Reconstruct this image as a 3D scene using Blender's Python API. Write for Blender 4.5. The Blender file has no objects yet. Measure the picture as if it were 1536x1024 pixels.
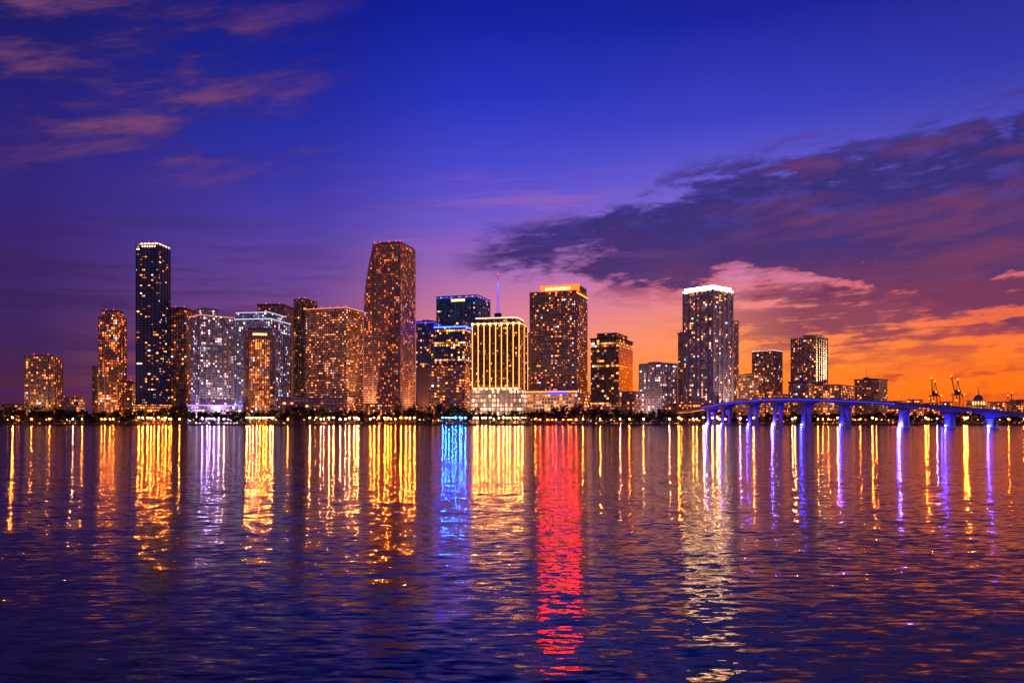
import bpy, math, random
from mathutils import Vector
random.seed(7)
scene = bpy.context.scene
scene.view_settings.view_transform = 'Standard'
scene.view_settings.look = 'None'
scene.view_settings.exposure = 0
REF = 1195.0      # distance of the sea wall from the viewpoint (m), also focal length in image pixels
EYE = 8.0
HOR = 629.5  # horizon row in image pixels

def lin(c):
    c = c/255.0
    return c/12.92 if c <= 0.04045 else ((c+0.055)/1.055)**2.4
def srgb(r, g, b): return (lin(r), lin(g), lin(b), 1.0)

# ------------------------------------------------------------------ node helper
class S:
    nt = None
    def __init__(s, sock): s.s = sock
    @staticmethod
    def m(op, *a, clamp=False):
        n = S.nt.nodes.new('ShaderNodeMath'); n.operation = op; n.use_clamp = clamp
        for i, v in enumerate(a):
            if isinstance(v, S): S.nt.links.new(v.s, n.inputs[i])
            else: n.inputs[i].default_value = v
        return S(n.outputs[0])
    def __add__(s, o): return S.m('ADD', s, o)
    __radd__ = __add__
    def __sub__(s, o): return S.m('SUBTRACT', s, o)
    def __rsub__(s, o): return S.m('SUBTRACT', o, s)
    def __mul__(s, o): return S.m('MULTIPLY', s, o)
    __rmul__ = __mul__
    def __truediv__(s, o): return S.m('DIVIDE', s, o)
def vec(x, y, z):
    n = S.nt.nodes.new('ShaderNodeCombineXYZ')
    for i, v in enumerate((x, y, z)):
        if isinstance(v, S): S.nt.links.new(v.s, n.inputs[i])
        else: n.inputs[i].default_value = v
    return S(n.outputs[0])
def sep(v):
    n = S.nt.nodes.new('ShaderNodeSeparateXYZ'); S.nt.links.new(v.s, n.inputs[0])
    return S(n.outputs[0]), S(n.outputs[1]), S(n.outputs[2])
def mixc(a, b, f):
    n = S.nt.nodes.new('ShaderNodeMix'); n.data_type = 'RGBA'
    for k, v in ((6, a), (7, b), (0, f)):
        if isinstance(v, S): S.nt.links.new(v.s, n.inputs[k])
        else: n.inputs[k].default_value = v
    return S(n.outputs[2])
def mr(v, a, b, c=0.0, d=1.0, smooth=False):
    n = S.nt.nodes.new('ShaderNodeMapRange'); n.clamp = True
    if smooth: n.interpolation_type = 'SMOOTHSTEP'
    for k, x in ((0, v), (1, a), (2, b), (3, c), (4, d)):
        if isinstance(x, S): S.nt.links.new(x.s, n.inputs[k])
        else: n.inputs[k].default_value = x
    return S(n.outputs[0])
def noise(v, scale=1, detail=4, rough=.5, color=False, dist=0.0):
    n = S.nt.nodes.new('ShaderNodeTexNoise'); S.nt.links.new(v.s, n.inputs['Vector'])
    n.inputs['Scale'].default_value = scale; n.inputs['Detail'].default_value = detail
    n.inputs['Roughness'].default_value = rough; n.inputs['Distortion'].default_value = dist
    return S(n.outputs['Color' if color else 'Fac'])
def ramp(v, pts, interp='LINEAR'):
    n = S.nt.nodes.new('ShaderNodeValToRGB'); S.nt.links.new(v.s, n.inputs[0])
    cr = n.color_ramp; cr.interpolation = interp
    while len(cr.elements) < len(pts): cr.elements.new(0.5)
    for e, (p, c) in zip(cr.elements, sorted(pts, key=lambda q: q[0])):
        e.position = p
        e.color = c if not isinstance(c, (int, float)) else (c, c, c, 1)
    return S(n.outputs[0])

# ------------------------------------------------------------------ WORLD / SKY
w = bpy.data.worlds.new("World"); scene.world = w; w.use_nodes = True
nt = w.node_tree; nt.nodes.clear(); S.nt = nt
tc = nt.nodes.new('ShaderNodeTexCoord')
vn = nt.nodes.new('ShaderNodeVectorMath'); vn.operation = 'NORMALIZE'
nt.links.new(tc.outputs['Generated'], vn.inputs[0])
dx, dy, dz = sep(S(vn.outputs[0]))
D2R = 180/math.pi
az = S.m('ARCTAN2', dx, dy)*D2R
el = S.m('ARCSINE', dz)*D2R
elc = S.m('MAXIMUM', el, 0.0)
def eramp(rows):
    return ramp(elc/50.0, [(d/50.0, srgb(*c)) for d, c in rows])
cL = eramp([(0,(84,36,58)),(3,(70,34,74)),(6,(62,34,94)),(10,(58,35,110)),(14,(50,34,120)),(18,(38,31,122)),(25,(20,22,100)),(34,(8,10,52)),(50,(4,5,30))])
cML= eramp([(0,(192,86,78)),(4,(152,82,112)),(8,(114,68,140)),(12,(86,64,162)),(16,(56,52,170)),(20,(34,42,162)),(26,(14,25,138)),(34,(8,12,70)),(50,(4,6,34))])
cC = eramp([(0,(255,130,46)),(3,(255,148,86)),(6,(240,138,134)),(8.5,(204,120,162)),(11,(158,104,186)),(14,(114,88,202)),(18,(70,70,204)),(22,(38,50,190)),(27,(16,29,160)),(35,(8,13,78)),(50,(4,6,36))])
cMR= eramp([(0,(255,104,20)),(3,(255,138,46)),(6,(255,144,90)),(9,(226,126,148)),(12,(164,114,194)),(16,(106,92,208)),(20,(58,64,196)),(26,(22,33,158)),(35,(8,13,76)),(50,(4,6,36))])
cR = eramp([(0,(230,68,24)),(1.8,(255,110,20)),(4,(255,120,38)),(7,(242,106,74)),(10,(190,104,144)),(13,(134,94,182)),(17,(82,76,186)),(21,(46,54,172)),(27,(24,30,138)),(35,(8,12,68)),(50,(4,6,34))])
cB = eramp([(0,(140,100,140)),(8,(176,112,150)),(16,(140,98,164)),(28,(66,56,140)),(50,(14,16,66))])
c = mixc(cL, cML, mr(az,-31,-16)); c = mixc(c, cC, mr(az,-16,-1,smooth=True)); c = mixc(c, cMR, mr(az,-1,14)); c = mixc(c, cR, mr(az,16,31))
aaz = S.m('ABSOLUTE', az)
# --- clouds in direction space
warp = noise(vec(az*.09, el*.25, 3.1), 1, 2, .5)
n1 = noise(vec(az*.10+warp*1.0, el*.42-az*.035, 0.0), 1, 8, .62)
n2 = noise(vec(az*.34, el*1.1-az*.06+warp, 7.7), 1, 6, .62)
n3 = noise(vec(az*.07, el*.95-az*.04, 15.2), 1, 6, .62)
def curve(rows):   # value by azimuth, degrees/40
    return ramp((az+60)/120.0, [((a+60)/120.0, v/40.0) for a, v in rows])*40.0
up = curve([(-6,11.4),(-3.3,12.0),(5.4,13.6),(10,15.4),(13.3,16.6),(24,17.4),(33,18.4),(60,19)])
lo = curve([(-6,11.7),(-3.3,11.0),(5.4,10.1),(13.3,9.1),(24,7.8),(33,5.8),(60,6)])
edge = S.m('MINIMUM', up-el, el-lo)
sidew = mr(az,-5,-1)
dens = mr(edge*.60+(n1-.5)*6.8+(n2-.5)*4.6+.85, 0, 1.4, smooth=True)*mr(edge,-2.2,-.2)*sidew
cloudcol = mixc(srgb(46,39,116), srgb(66,40,104), mr(el+(n2-.5)*8, 14.5, 9.5))
cloudcol = mixc(cloudcol, srgb(112,54,98), mr(n1+mr(el,12,7)*.14, .50,.66)*mr(az,6,20)*.8)
cloudcol = mixc(cloudcol, srgb(78,64,162), mr(n2,.5,.66)*mr(el,11.5,15)*.6)
rim = dens*(1.0-dens)*4.0*mr(az,2,14)*mr(el,14,9)
rimc = mixc(srgb(226,106,116), srgb(255,108,52), mr(el,10,7))
cloudcol = mixc(cloudcol, rimc, rim*.75)
cloudcol = mixc(cloudcol, srgb(212,78,66), mr(n2,.53,.66)*mr(el,9.5,6.5)*mr(az,14,26)*.7)
c = mixc(c, cloudcol, dens*.96*mr(aaz,50,80,1,0))
# lower red-purple streaks under the bank
d2 = mr(n3*.6+n2*.4+mr(az,16,30)*.03, .455,.55, smooth=True)*mr(el,2.4,5.2)*mr(el,11,8.5)*mr(az,9,20)*mr(aaz,50,80,1,0)
d2c = mixc(srgb(212,68,44), srgb(112,48,90), mr(el+(n2-.5)*4,3.0,6.2))
c = mixc(c, d2c, d2*.88)
d4 = mr(n3*.4+n2*.6, .52,.6, smooth=True)*mr(el,.6,1.6)*mr(el,4.5,3)*mr(az,9,18)
c = mixc(c, srgb(186,56,46), d4*.7)
# faint pink mauve wisps over the centre
d3 = mr(n3,.5,.68,smooth=True)*mr(el,9,12)*mr(el,19,15)*mr(az,-14,-4)*mr(az,14,4)
c = mixc(c, srgb(168,104,176), d3*.4)
# left high wisps, sloping down to the left
wl = noise(vec(az*.075+el*.07+warp*.8, el*.44-az*.12, 21.0), 1, 8, .64)
wf = noise(vec(az*.04, el*.10, 31.0), 1, 2, .5)
dl = mr(wl+(wf-.5)*.2, .41,.67, smooth=True)*mr(az,-10,-19)*mr(el,14,18)*mr(el,28,25,.3,1)*mr(aaz,50,80,1,0)
c = mixc(c, mixc(srgb(60,38,98), srgb(124,70,108), mr(wl+(n2-.5)*.3,.48,.70)), dl*.8)
# left low murk
dm = mr(n3,.42,.62,smooth=True)*mr(az,-8,-22)*mr(el,15,10)
c = mixc(c, srgb(54,29,88), dm*.6)
c = mixc(c, srgb(104,50,84), mr(n1,.54,.7)*mr(az,-8,-22)*mr(el,12,5)*.35)
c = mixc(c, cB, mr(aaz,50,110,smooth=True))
c = mixc(c, srgb(20,14,34), mr(el,-.5,-4))
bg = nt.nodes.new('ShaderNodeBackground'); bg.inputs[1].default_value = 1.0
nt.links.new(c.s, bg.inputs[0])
sky = nt.nodes.new('ShaderNodeTexSky'); sky.sky_type = 'NISHITA'; sky.sun_disc = False
sky.sun_elevation = math.radians(0.5); sky.sun_rotation = math.radians(28)
bg2 = nt.nodes.new('ShaderNodeBackground'); bg2.inputs[1].default_value = 0.004
nt.links.new(sky.outputs[0], bg2.inputs[0])
ad = nt.nodes.new('ShaderNodeAddShader'); out = nt.nodes.new('ShaderNodeOutputWorld')
nt.links.new(bg.outputs[0], ad.inputs[0]); nt.links.new(bg2.outputs[0], ad.inputs[1]); nt.links.new(ad.outputs[0], out.inputs[0])

sd = bpy.data.lights.new('sun', 'SUN'); sd.energy = 0.4; sd.angle = math.radians(3); sd.color = (1, .5, .25)
so = bpy.data.objects.new('sun', sd); scene.collection.objects.link(so)
so.rotation_euler = Vector((math.sin(math.radians(75)), math.cos(math.radians(75)), .06)).to_track_quat('Z', 'Y').to_euler()

# ------------------------------------------------------------------ materials
def newmat(name):
    m = bpy.data.materials.new(name); m.use_nodes = True
    S.nt = m.node_tree
    return m, m.node_tree.nodes['Principled BSDF']
def setin(b, k, v):
    if isinstance(v, S): S.nt.links.new(v.s, b.inputs[k])
    else: b.inputs[k].default_value = v
def plain(name, col, rough=.7, var=.25, scale=.2):
    m, b = newmat(name)
    g = S.nt.nodes.new('ShaderNodeNewGeometry')
    n = noise(S(g.outputs['Position']), scale, 3, .6)
    a = tuple(x*(1-var) for x in col[:3])+(1,); bb = tuple(min(1, x*(1+var)) for x in col[:3])+(1,)
    setin(b, 'Base Color', mixc(a, bb, n)); setin(b, 'Roughness', rough)
    return m
def glow(name, col, st, sampling='NONE'):
    m, b = newmat(name)
    setin(b, 'Base Color', (.05,.05,.05,1)); setin(b, 'Emission Color', tuple(col)+(1,)); setin(b, 'Emission Strength', st)
    m.cycles.emission_sampling = sampling
    return m
def facade(name, wall=(.12,.1,.1), glass=(.015,.02,.04), w=4.0, h=4.0, lit=.3, c1=(1,.42,.1), c2=(1,.66,.28),
           s=2.5, mx=.16, mz=.22, band=.0, seed=0.0, cool=.06, grough=.12, amb=.14, coolc=(.45,.6,1), ambc=None):
    m, b = newmat(name)
    if lit < .8: lit = lit*.74
    c1 = (c1[0], c1[1]*.46, c1[2]*.22); c2 = (c2[0], c2[1]*.55, c2[2]*.42)
    tcn = S.nt.nodes.new('ShaderNodeTexCoord')
    u, v, _ = sep(S(tcn.outputs['UV']))
    u = u/w + seed*7.3; v = v/h
    fu = S.m('FRACT', u); fv = S.m('FRACT', v); iu = S.m('FLOOR', u); iv = S.m('FLOOR', v)
    win = S.m('GREATER_THAN', fu, mx)*S.m('LESS_THAN', fu, 1-mx)*S.m('GREATER_THAN', fv, mz)*S.m('LESS_THAN', fv, 1-mz*.6)
    wn = S.nt.nodes.new('ShaderNodeTexWhiteNoise'); wn.noise_dimensions = '3D'
    S.nt.links.new(vec(iu, iv, seed+.5).s, wn.inputs['Vector'])
    r1 = S(wn.outputs['Value']); r2, r3, r4 = sep(S(wn.outputs['Color']))
    cl = noise(vec(iu*.22, iv*.34, seed*3.3), 1, 3, .65)
    th = mr(cl, .38, .66, lit*.04, lit*2.3)
    on = S.m('LESS_THAN', r1, th)
    if band > 0:
        wb = S.nt.nodes.new('ShaderNodeTexWhiteNoise'); wb.noise_dimensions = '1D'
        S.nt.links.new((iv+seed*11).s, wb.inputs['W'])
        on = S.m('MAXIMUM', on, S.m('LESS_THAN', S(wb.outputs['Value']), band)*S.m('LESS_THAN', r1, .85))
    col = mixc(tuple(c1)+(1,), tuple(c2)+(1,), r2)
    col = mixc(col, tuple(coolc)+(1,), S.m('LESS_THAN', r4, cool))
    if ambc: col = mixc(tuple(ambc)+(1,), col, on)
    bri = S.m('POWER', r3, 3.0)*2.6+.14
    # blinds / ceilings inside a window
    st = on*win*bri*s*mr(fv, .2, .9, .6, 1.25)
    st = st + win*amb*(r2*r2+.15)  # faint glow put into every pane, unlit ones too, to brighten the facade
    setin(b, 'Base Color', mixc(tuple(wall)+(1,), tuple(glass)+(1,), win))
    setin(b, 'Roughness', mr(win, 0, 1, .75, grough))
    setin(b, 'Emission Color', col); setin(b, 'Emission Strength', st)
    m.cycles.emission_sampling = 'NONE'
    return m

M = {}
M['conc'] = plain('concrete', (.24,.19,.18,1)); M['conc_w'] = plain('pale_concrete', (.45,.38,.38,1))
M['conc_d'] = plain('dark_cladding', (.035,.035,.05,1), .45); M['tan'] = plain('tan_stone', (.36,.24,.165,1))
M['brown'] = plain('brown_stone', (.19,.11,.08,1)); M['metal'] = plain('steel', (.08,.08,.09,1), .4)
M['roof'] = plain('roof_gravel', (.08,.07,.08,1))
M['red'] = glow('red_beacon', (1,.03,.02), 5)
M['white'] = glow('white_crown_light', (1,.62,.4), 2.4)
M['crownhot'] = glow('floodlit_crown', (1,.5,.22), 50)
M['warmcrown'] = glow('warm_crown_light', (1,.32,.12), 1.8)
M['bluew'] = glow('cool_crown_light', (.6,.66,1), 1.8)
M['blue'] = glow('blue_led', (.01,.035,1), 3)
M['bluehot'] = glow('blue_neon', (.003,.014,1), 60)
M['violet'] = glow('violet_led', (.4,.2,1), 2.2)
M['gold'] = glow('gold_uplight', (1,.31,.055), 5)
M['goldhot'] = glow('gold_flood', (1,.35,.07), 65)
M['orange'] = glow('orange_light', (1,.2,.015), 8)
M['signred'] = glow('red_sign', (1,.0042,.0002), 85)
M['signtxt'] = glow('sign_letters', (1,.5,.15), 4)

# ------------------------------------------------------------------ mesh helpers
class MB:
    def __init__(s): s.v=[]; s.f=[]; s.uv=[]; s.mi=[]; s.mats=[]
    def mat(s, m):
        if m not in s.mats: s.mats.append(m)
        return s.mats.index(m)
    def face(s, pts, uvs, m):
        i = len(s.v); s.v += [tuple(p) for p in pts]; s.f.append(tuple(range(i, i+len(pts)))); s.uv.append(uvs); s.mi.append(s.mat(m))
    def box(s, x0,x1,y0,y1,z0,z1, m, top=None, bottom=False):
        if x0>x1: x0,x1=x1,x0
        if y0>y1: y0,y1=y1,y0
        t = top or m
        s.face([(x0,y0,z0),(x1,y0,z0),(x1,y0,z1),(x0,y0,z1)], [(x0,z0),(x1,z0),(x1,z1),(x0,z1)], m)
        s.face([(x1,y0,z0),(x1,y1,z0),(x1,y1,z1),(x1,y0,z1)], [(y0+200,z0),(y1+200,z0),(y1+200,z1),(y0+200,z1)], m)
        s.face([(x1,y1,z0),(x0,y1,z0),(x0,y1,z1),(x1,y1,z1)], [(x1+400,z0),(x0+400,z0),(x0+400,z1),(x1+400,z1)], m)
        s.face([(x0,y1,z0),(x0,y0,z0),(x0,y0,z1),(x0,y1,z1)], [(y1+600,z0),(y0+600,z0),(y0+600,z1),(y1+600,z1)], m)
        s.face([(x0,y0,z1),(x1,y0,z1),(x1,y1,z1),(x0,y1,z1)], [(0,0)]*4, t)
        s.face([(x0,y1,z0),(x1,y1,z0),(x1,y0,z0),(x0,y0,z0)], [(0,0)]*4, t)
    def beam(s, a, b, r, m, n=4, r2=None):
        a=Vector(a); b=Vector(b); d=(b-a); q=d.to_track_quat('Z','Y'); r2 = r if r2 is None else r2
        ra=[a+q@Vector((math.cos(k*2*math.pi/n+.785)*r, math.sin(k*2*math.pi/n+.785)*r,0)) for k in range(n)]
        rb=[b+q@Vector((math.cos(k*2*math.pi/n+.785)*r2, math.sin(k*2*math.pi/n+.785)*r2,0)) for k in range(n)]
        for k in range(n):
            j=(k+1)%n; s.face([ra[k],ra[j],rb[j],rb[k]], [(0,0)]*4, m)
        s.face(rb, [(0,0)]*n, m); s.face(ra[::-1], [(0,0)]*n, m)
    def ball(s, c, r, m, n=8, k=5, zs=1.0, half=False):
        c=Vector(c); R=[]
        lo = 0 if half else -math.pi/2
        for i in range(k+1):
            p=lo+(math.pi/2-lo)*i/k
            R.append([c+Vector((math.cos(p)*math.cos(2*math.pi*j/n)*r, math.cos(p)*math.sin(2*math.pi*j/n)*r, math.sin(p)*r*zs)) for j in range(n)])
        for i in range(k):
            for j in range(n):
                q=(j+1)%n; s.face([R[i][j],R[i][q],R[i+1][q],R[i+1][j]], [(0,0)]*4, m)
    def build(s, name, parent=None):
        me = bpy.data.meshes.new(name); me.from_pydata(s.v, [], s.f)
        for m in s.mats: me.materials.append(m)
        uvl = me.uv_layers.new(name='UVMap'); k=0
        flat=[]
        for u in s.uv:
            for p in u: flat += [p[0], p[1]]
        uvl.data.foreach_set('uv', flat)
        me.polygons.foreach_set('material_index', s.mi); me.update()
        o = bpy.data.objects.new(name, me); scene.collection.objects.link(o)
        if parent: o.parent = parent
        return o
def empty(name, loc, rz=0):
    o = bpy.data.objects.new(name, None); scene.collection.objects.link(o); o.location = loc; o.rotation_euler = (0,0,rz)
    o.empty_display_size = 5
    return o

# plan positions from image pixels: e = column, y = row, at distance d
def px_plan(e, d): return ((e-768)/REF*d, d)
def zat(y, d): return EYE + (HOR-y)*d/REF

class Bld:
    """Rectangular tower: near corner C, left face towards pxL, right face towards pxR."""
    def __init__(s, name, pxL, pxC, pxR, ytop, D, theta=8.0, depth=None):  # corner columns and top row in image pixels
        cx, cy = px_plan(pxC, D); azc = math.atan2(cx, cy); a = azc+math.radians(theta)
        s.ax=(math.cos(a), -math.sin(a)); s.ay=(math.sin(a), math.cos(a)); s.D=D; s.cx=cx; s.cy=cy
        bL=(pxL-768)/REF; dxx,dyy=-s.ax[0],-s.ax[1]
        s.L1=(bL*cy-cx)/(dxx-bL*dyy) if pxL<pxC-.5 else (depth or 30)
        bR=(pxR-768)/REF
        s.L2=(bR*cy-cx)/(s.ay[0]-bR*s.ay[1]) if pxR>pxC+.5 else (depth or 30)
        if depth: s.L2 = depth
        s.e = empty(name, (cx,cy,0), -a)
        s.top = zat(ytop, D); s.k=D/REF
        s.p = {}
    def part(s, n):
        if n not in s.p: s.p[n]=MB()
        return s.p[n]
    def z(s, y): return zat(y, s.D)
    def xs(s, e):   # local x on the left face for an image pixel column
        b=(e-768)/REF; t=(b*s.cy-s.cx)/(-s.ax[0]+b*s.ax[1]); return -t
    def wash(s, power, col=(1,.5,.22), n=1, dist=26, up=.6, side=None):
        # ground flood lamps washing the facade: fixture + light
        q=s.part('floodlight_housings')
        for i in range(n):
            x=-s.L1*(i+.5)/n; ly=-dist
            if side: x=dist; ly=s.L2*(i+.5)/n
            q.box(x-.5,x+.5,ly-.9,ly-.3,2,3.4,M['metal'])
            ld=bpy.data.lights.new('floodlight','SPOT'); ld.energy=power*2600; ld.color=col; ld.spot_size=math.radians(105); ld.spot_blend=1; ld.shadow_soft_size=.5
            o=bpy.data.objects.new('floodlight',ld); scene.collection.objects.link(o); o.parent=s.e; o.location=(x,ly,3.8)
            tgt=Vector((x,0,s.top*up)) if not side else Vector((0,ly,s.top*up))
            o.rotation_euler=(tgt-Vector(o.location)).to_track_quat('-Z','Y').to_euler()
    def done(s):
        for n, m in s.p.items(): m.build(n, s.e)
        return s.e
    def body(s, mat, x0=None, x1=0, y0=0, y1=None, z0=2, z1=None, slab=None, slabm=None, pier=None, pierm=None, floor=4.0, out=.7, th=.9, pw=.9, parapet=1.6):
        x0 = -s.L1 if x0 is None else x0; y1 = s.L2 if y1 is None else y1; z1 = s.top if z1 is None else z1
        s.part('walls').box(x0,x1,y0,y1,z0,z1, mat, top=M['roof'])
        if slab:
            z=math.ceil(z0/floor)*floor+0.0
            while z < z1-.5:
                s.part('floor_slabs').box(x0-out,x1+out,y0-out,y1+out,z-th/2,z+th/2, slabm or M['conc']); z+=floor*slab
        if pier:
            o2=out+.35
            n=max(1,round((x1-x0)/pier))
            for i in range(n+1):
                x=x0+(x1-x0)*i/n; s.part('piers').box(x-pw/2,x+pw/2,y0-o2,y0+.2,z0,z1+.4,pierm or M['conc'])
            n=max(1,round((y1-y0)/pier))
            for i in range(n+1):
                y=y0+(y1-y0)*i/n
                if i: s.part('piers').box(x1-.2,x1+o2,y-pw/2,y+pw/2,z0,z1+.4,pierm or M['conc'])
                s.part('piers').box(x0-o2,x0+.2,y-pw/2+.01,y+pw/2+.01,z0,z1+.41,pierm or M['conc'])
        if parapet:
            q=s.part('parapet'); pm=slabm or pierm or M['conc']; p=parapet
            q.box(x0-.9,x1+.9,y0-.9,y0-.1,z1-.6,z1+p,pm); q.box(x0-.9,x1+.9,y1+.1,y1+.9,z1-.6,z1+p,pm)
            q.box(x0-.9,x0-.1,y0-.1,y1+.1,z1-.6,z1+p,pm); q.box(x1+.1,x1+.9,y0-.1,y1+.1,z1-.6,z1+p,pm)
    def plant(s, x0,x1,y0,y1,h, m=None, z=None, mast=0, beacon=True):
        z = s.top if z is None else z
        s.part('rooftop_plant').box(x0,x1,y0,y1,z-.3,z+h,m or M['conc'])
        s.part('rooftop_plant').box(x0+1,x0+3.5,y0-3,y0-.5,z-.3,z+h*.6,M['metal'])
        if mast: s.part('mast').beam(((x0+x1)/2,(y0+y1)/2,z+h-.2),((x0+x1)/2,(y0+y1)/2,z+h+mast),.35,M['metal'],r2=.12)
        if beacon:
            s.part('beacons').ball((x0,y0,z+h+.6),.7,M['red'],6,4); s.part('beacons').ball((x1,y0,z+h+.6),.7,M['red'],6,4)
    def ring(s, z, h, m, x0=None,x1=0,y0=0,y1=None,out=1.2,name='crown_light'):
        x0 = -s.L1 if x0 is None else x0; y1 = s.L2 if y1 is None else y1; q=s.part(name)
        q.box(x0-out,x1+out,y0-out,y0-out+.35,z,z+h,m); q.box(x1+out-.35,x1+out,y0-out+.36,y1+out,z,z+h,m); q.box(x0-out,x0-out+.35,y0-out+.36,y1+out,z,z+h,m)

sc=[0]
def F(**k):
    sc[0]+=1; return facade('facade_%02d'%sc[0], seed=sc[0]*1.37, **k)

# ------------------------------------------------------------------ BUILDINGS (left to right)
def simple(name, pxL,pxC,pxR,yt,D,theta,fm,slab=None,slabm=None,pier=None,pierm=None,floor=4.0,plant=4,depth=None,wash=0,**k):
    b=Bld(name,pxL,pxC,pxR,yt,D,theta,depth); b.body(fm,slab=slab,slabm=slabm,pier=pier,pierm=pierm,floor=floor,**k)
    if plant: b.plant(-b.L1*.75,-b.L1*.25,b.L2*.2,b.L2*.7,plant)
    if wash: b.wash(wash)
    return b

b=simple('apartment_tower',37,80,93,535,1260,18,F(wall=(.2,.13,.1),lit=.42,s=2.0,w=3.6),slab=1,slabm=M['tan'],pier=9,pierm=M['tan'],wash=50); b.done()
b=simple('lowrise_building',86,118,128,597,1240,15,F(wall=(.2,.13,.1),lit=.6,s=2.0,w=3.5),slab=1,plant=2); b.done()
b=simple('lowrise_building',2,30,38,607,1300,15,F(wall=(.16,.1,.1),lit=.4,s=1.6),slab=1,plant=0); b.done()
b=simple('office_block',138,146,150,550,1330,15,F(wall=(.06,.05,.06),lit=.3,s=2),plant=0); b.done()
b=Bld('apartment_tower',148,176,189,476,1270,24)
fm=F(wall=(.16,.1,.08),lit=.65,s=2.4,w=3.4,c1=(1,.3,.06),c2=(1,.5,.16))
b.body(fm,slab=1,slabm=M['brown'],pier=10,pierm=M['tan'])
b.body(fm,x0=-b.L1*.86,x1=-b.L1*.05,y0=b.L2*.1,y1=b.L2*.8,z0=b.top-.5,z1=b.z(466),slab=1,slabm=M['brown'])
b.wash(110,(1,.38,.14))
b.plant(-b.L1*.7,-b.L1*.3,b.L2*.2,b.L2*.6,2,z=b.z(466),mast=6); b.done()
b=simple('office_block',186,198,203,574,1310,12,F(wall=(.12,.08,.08),lit=.4,s=2)); b.done()

# tall dark glass tower with lit crown
b=Bld('glass_skyscraper',204,238,255,369,1285,28)
fm=F(wall=(.02,.03,.07),glass=(.012,.025,.07),lit=.18,s=3.2,w=4.6,h=4.2,mx=.08,mz=.34,c1=(1,.45,.12),c2=(1,.9,.8),amb=.06,ambc=(.1,.25,1),cool=.15,grough=.08)
b.body(fm,pier=None,slab=1,slabm=M['conc_d'],floor=4.2,out=.25,th=1.1,parapet=0)
for i in range(7):
    x=-b.L1*i/6; b.part('piers').box(x-.5,x+.5,-.8,.1,2,b.top+6,M['conc_d'])
for i in range(1,5):
    y=b.L2*i/4; b.part('piers').box(-.1,.8,y-.5,y+.5,2,b.top+6,M['conc_d'])
b.body(fm,x0=-b.L1+3,x1=-2,y0=3,y1=b.L2-3,z0=b.top-.2,z1=b.top+4.5,parapet=0)
b.ring(b.top+3.2,2.0,M['white'],x0=-b.L1*.8,x1=-.5,out=.4)
b.plant(-b.L1*.6,-b.L1*.3,b.L2*.3,b.L2*.6,4,z=b.top+4.5,mast=5)
for i in range(1,7): b.part('signage').box(-b.L1*.8+i*4-1.2,-b.L1*.8+i*4+1.2,-1.25,-.95,b.top-1.5,b.top+1.2,M['white'])
b.part('podium').box(-b.L1-3,5,-6,b.L2,2,b.z(607),F(wall=(.3,.2,.1),lit=1.,s=4,w=4,h=5,c1=(1,.4,.06),c2=(1,.5,.1),amb=.7),top=M['conc']); b.done()

b=simple('office_tower',254,280,293,463,1340,20,F(wall=(.04,.04,.05),lit=.16,s=2.4,w=4.4,c1=(1,.35,.08)),slab=1,slabm=M['conc_d'],floor=4,th=.7,out=.3); b.done()
# pale residential tower, violet base
b=Bld('residential_tower',287,300,350,472,1265,68)
fm=F(wall=(.35,.3,.34),lit=.36,s=2.2,w=3.8,c1=(1,.8,.9),c2=(1,1.4,2.2),cool=.3,coolc=(.5,.5,1))
b.body(fm,slab=1,slabm=M['conc_w'],pier=8.5,pierm=M['conc_w'],out=.9)
b.body(fm,x0=-b.L1*.9,x1=-2,y0=b.L2*.1,y1=b.L2*.55,z0=b.top,z1=b.z(462),slab=1,slabm=M['conc_w'])
b.ring(b.top-.3,.6,M['warmcrown'],out=1.35)
b.wash(110,(.9,.62,.85),side=True,up=.8); b.wash(60,(.25,.3,1))
b.part('podium').box(-b.L1-2,6,-5,b.L2+12,2,b.z(608),F(wall=(.4,.35,.4),lit=1.,s=4,w=5,c1=(.8,.75,2.5),c2=(.9,1,2),h=5,amb=.5))
b.part('podium').box(-b.L1-3,7,-6,b.L2+13,b.z(608)-.01,b.z(606.8),M['violet']); b.done()

b=simple('office_tower',386,425,441,457,1480,20,F(wall=(.05,.05,.08),glass=(.02,.03,.06),lit=.08,s=1.6),slab=1,slabm=M['conc_d'],out=.3,th=.7); b.done()
b=simple('office_tower',441,458,475,449,1450,30,F(wall=(.03,.03,.04),lit=.10,s=2.0),pier=6,pierm=M['conc_d'],out=.3); b.done()
# stepped blue-white tower
b=Bld('stepped_hotel_tower',350,405,435,478,1330,26)
fm=F(wall=(.16,.16,.22),glass=(.03,.04,.08),lit=.46,s=2.2,w=4,c1=(1,1.2,1.6),c2=(.9,1.4,2.2),cool=.45,coolc=(.3,.45,1))
b.body(fm,slab=1,slabm=M['conc_w'],pier=7,pierm=M['conc_w'])
b.body(fm,x0=-b.L1*.93,x1=-4,y0=3,y1=b.L2*.85,z0=b.top,z1=b.z(468),slab=1,slabm=M['conc_w'])
b.ring(b.top-.2,.9,M['bluew'],out=1.35); b.ring(b.z(468),.7,M['bluew'],x0=-b.L1*.93,x1=-4,y0=3,y1=b.L2*.85,out=1.3); b.wash(50,(.6,.6,1),up=.9); b.done()
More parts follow.
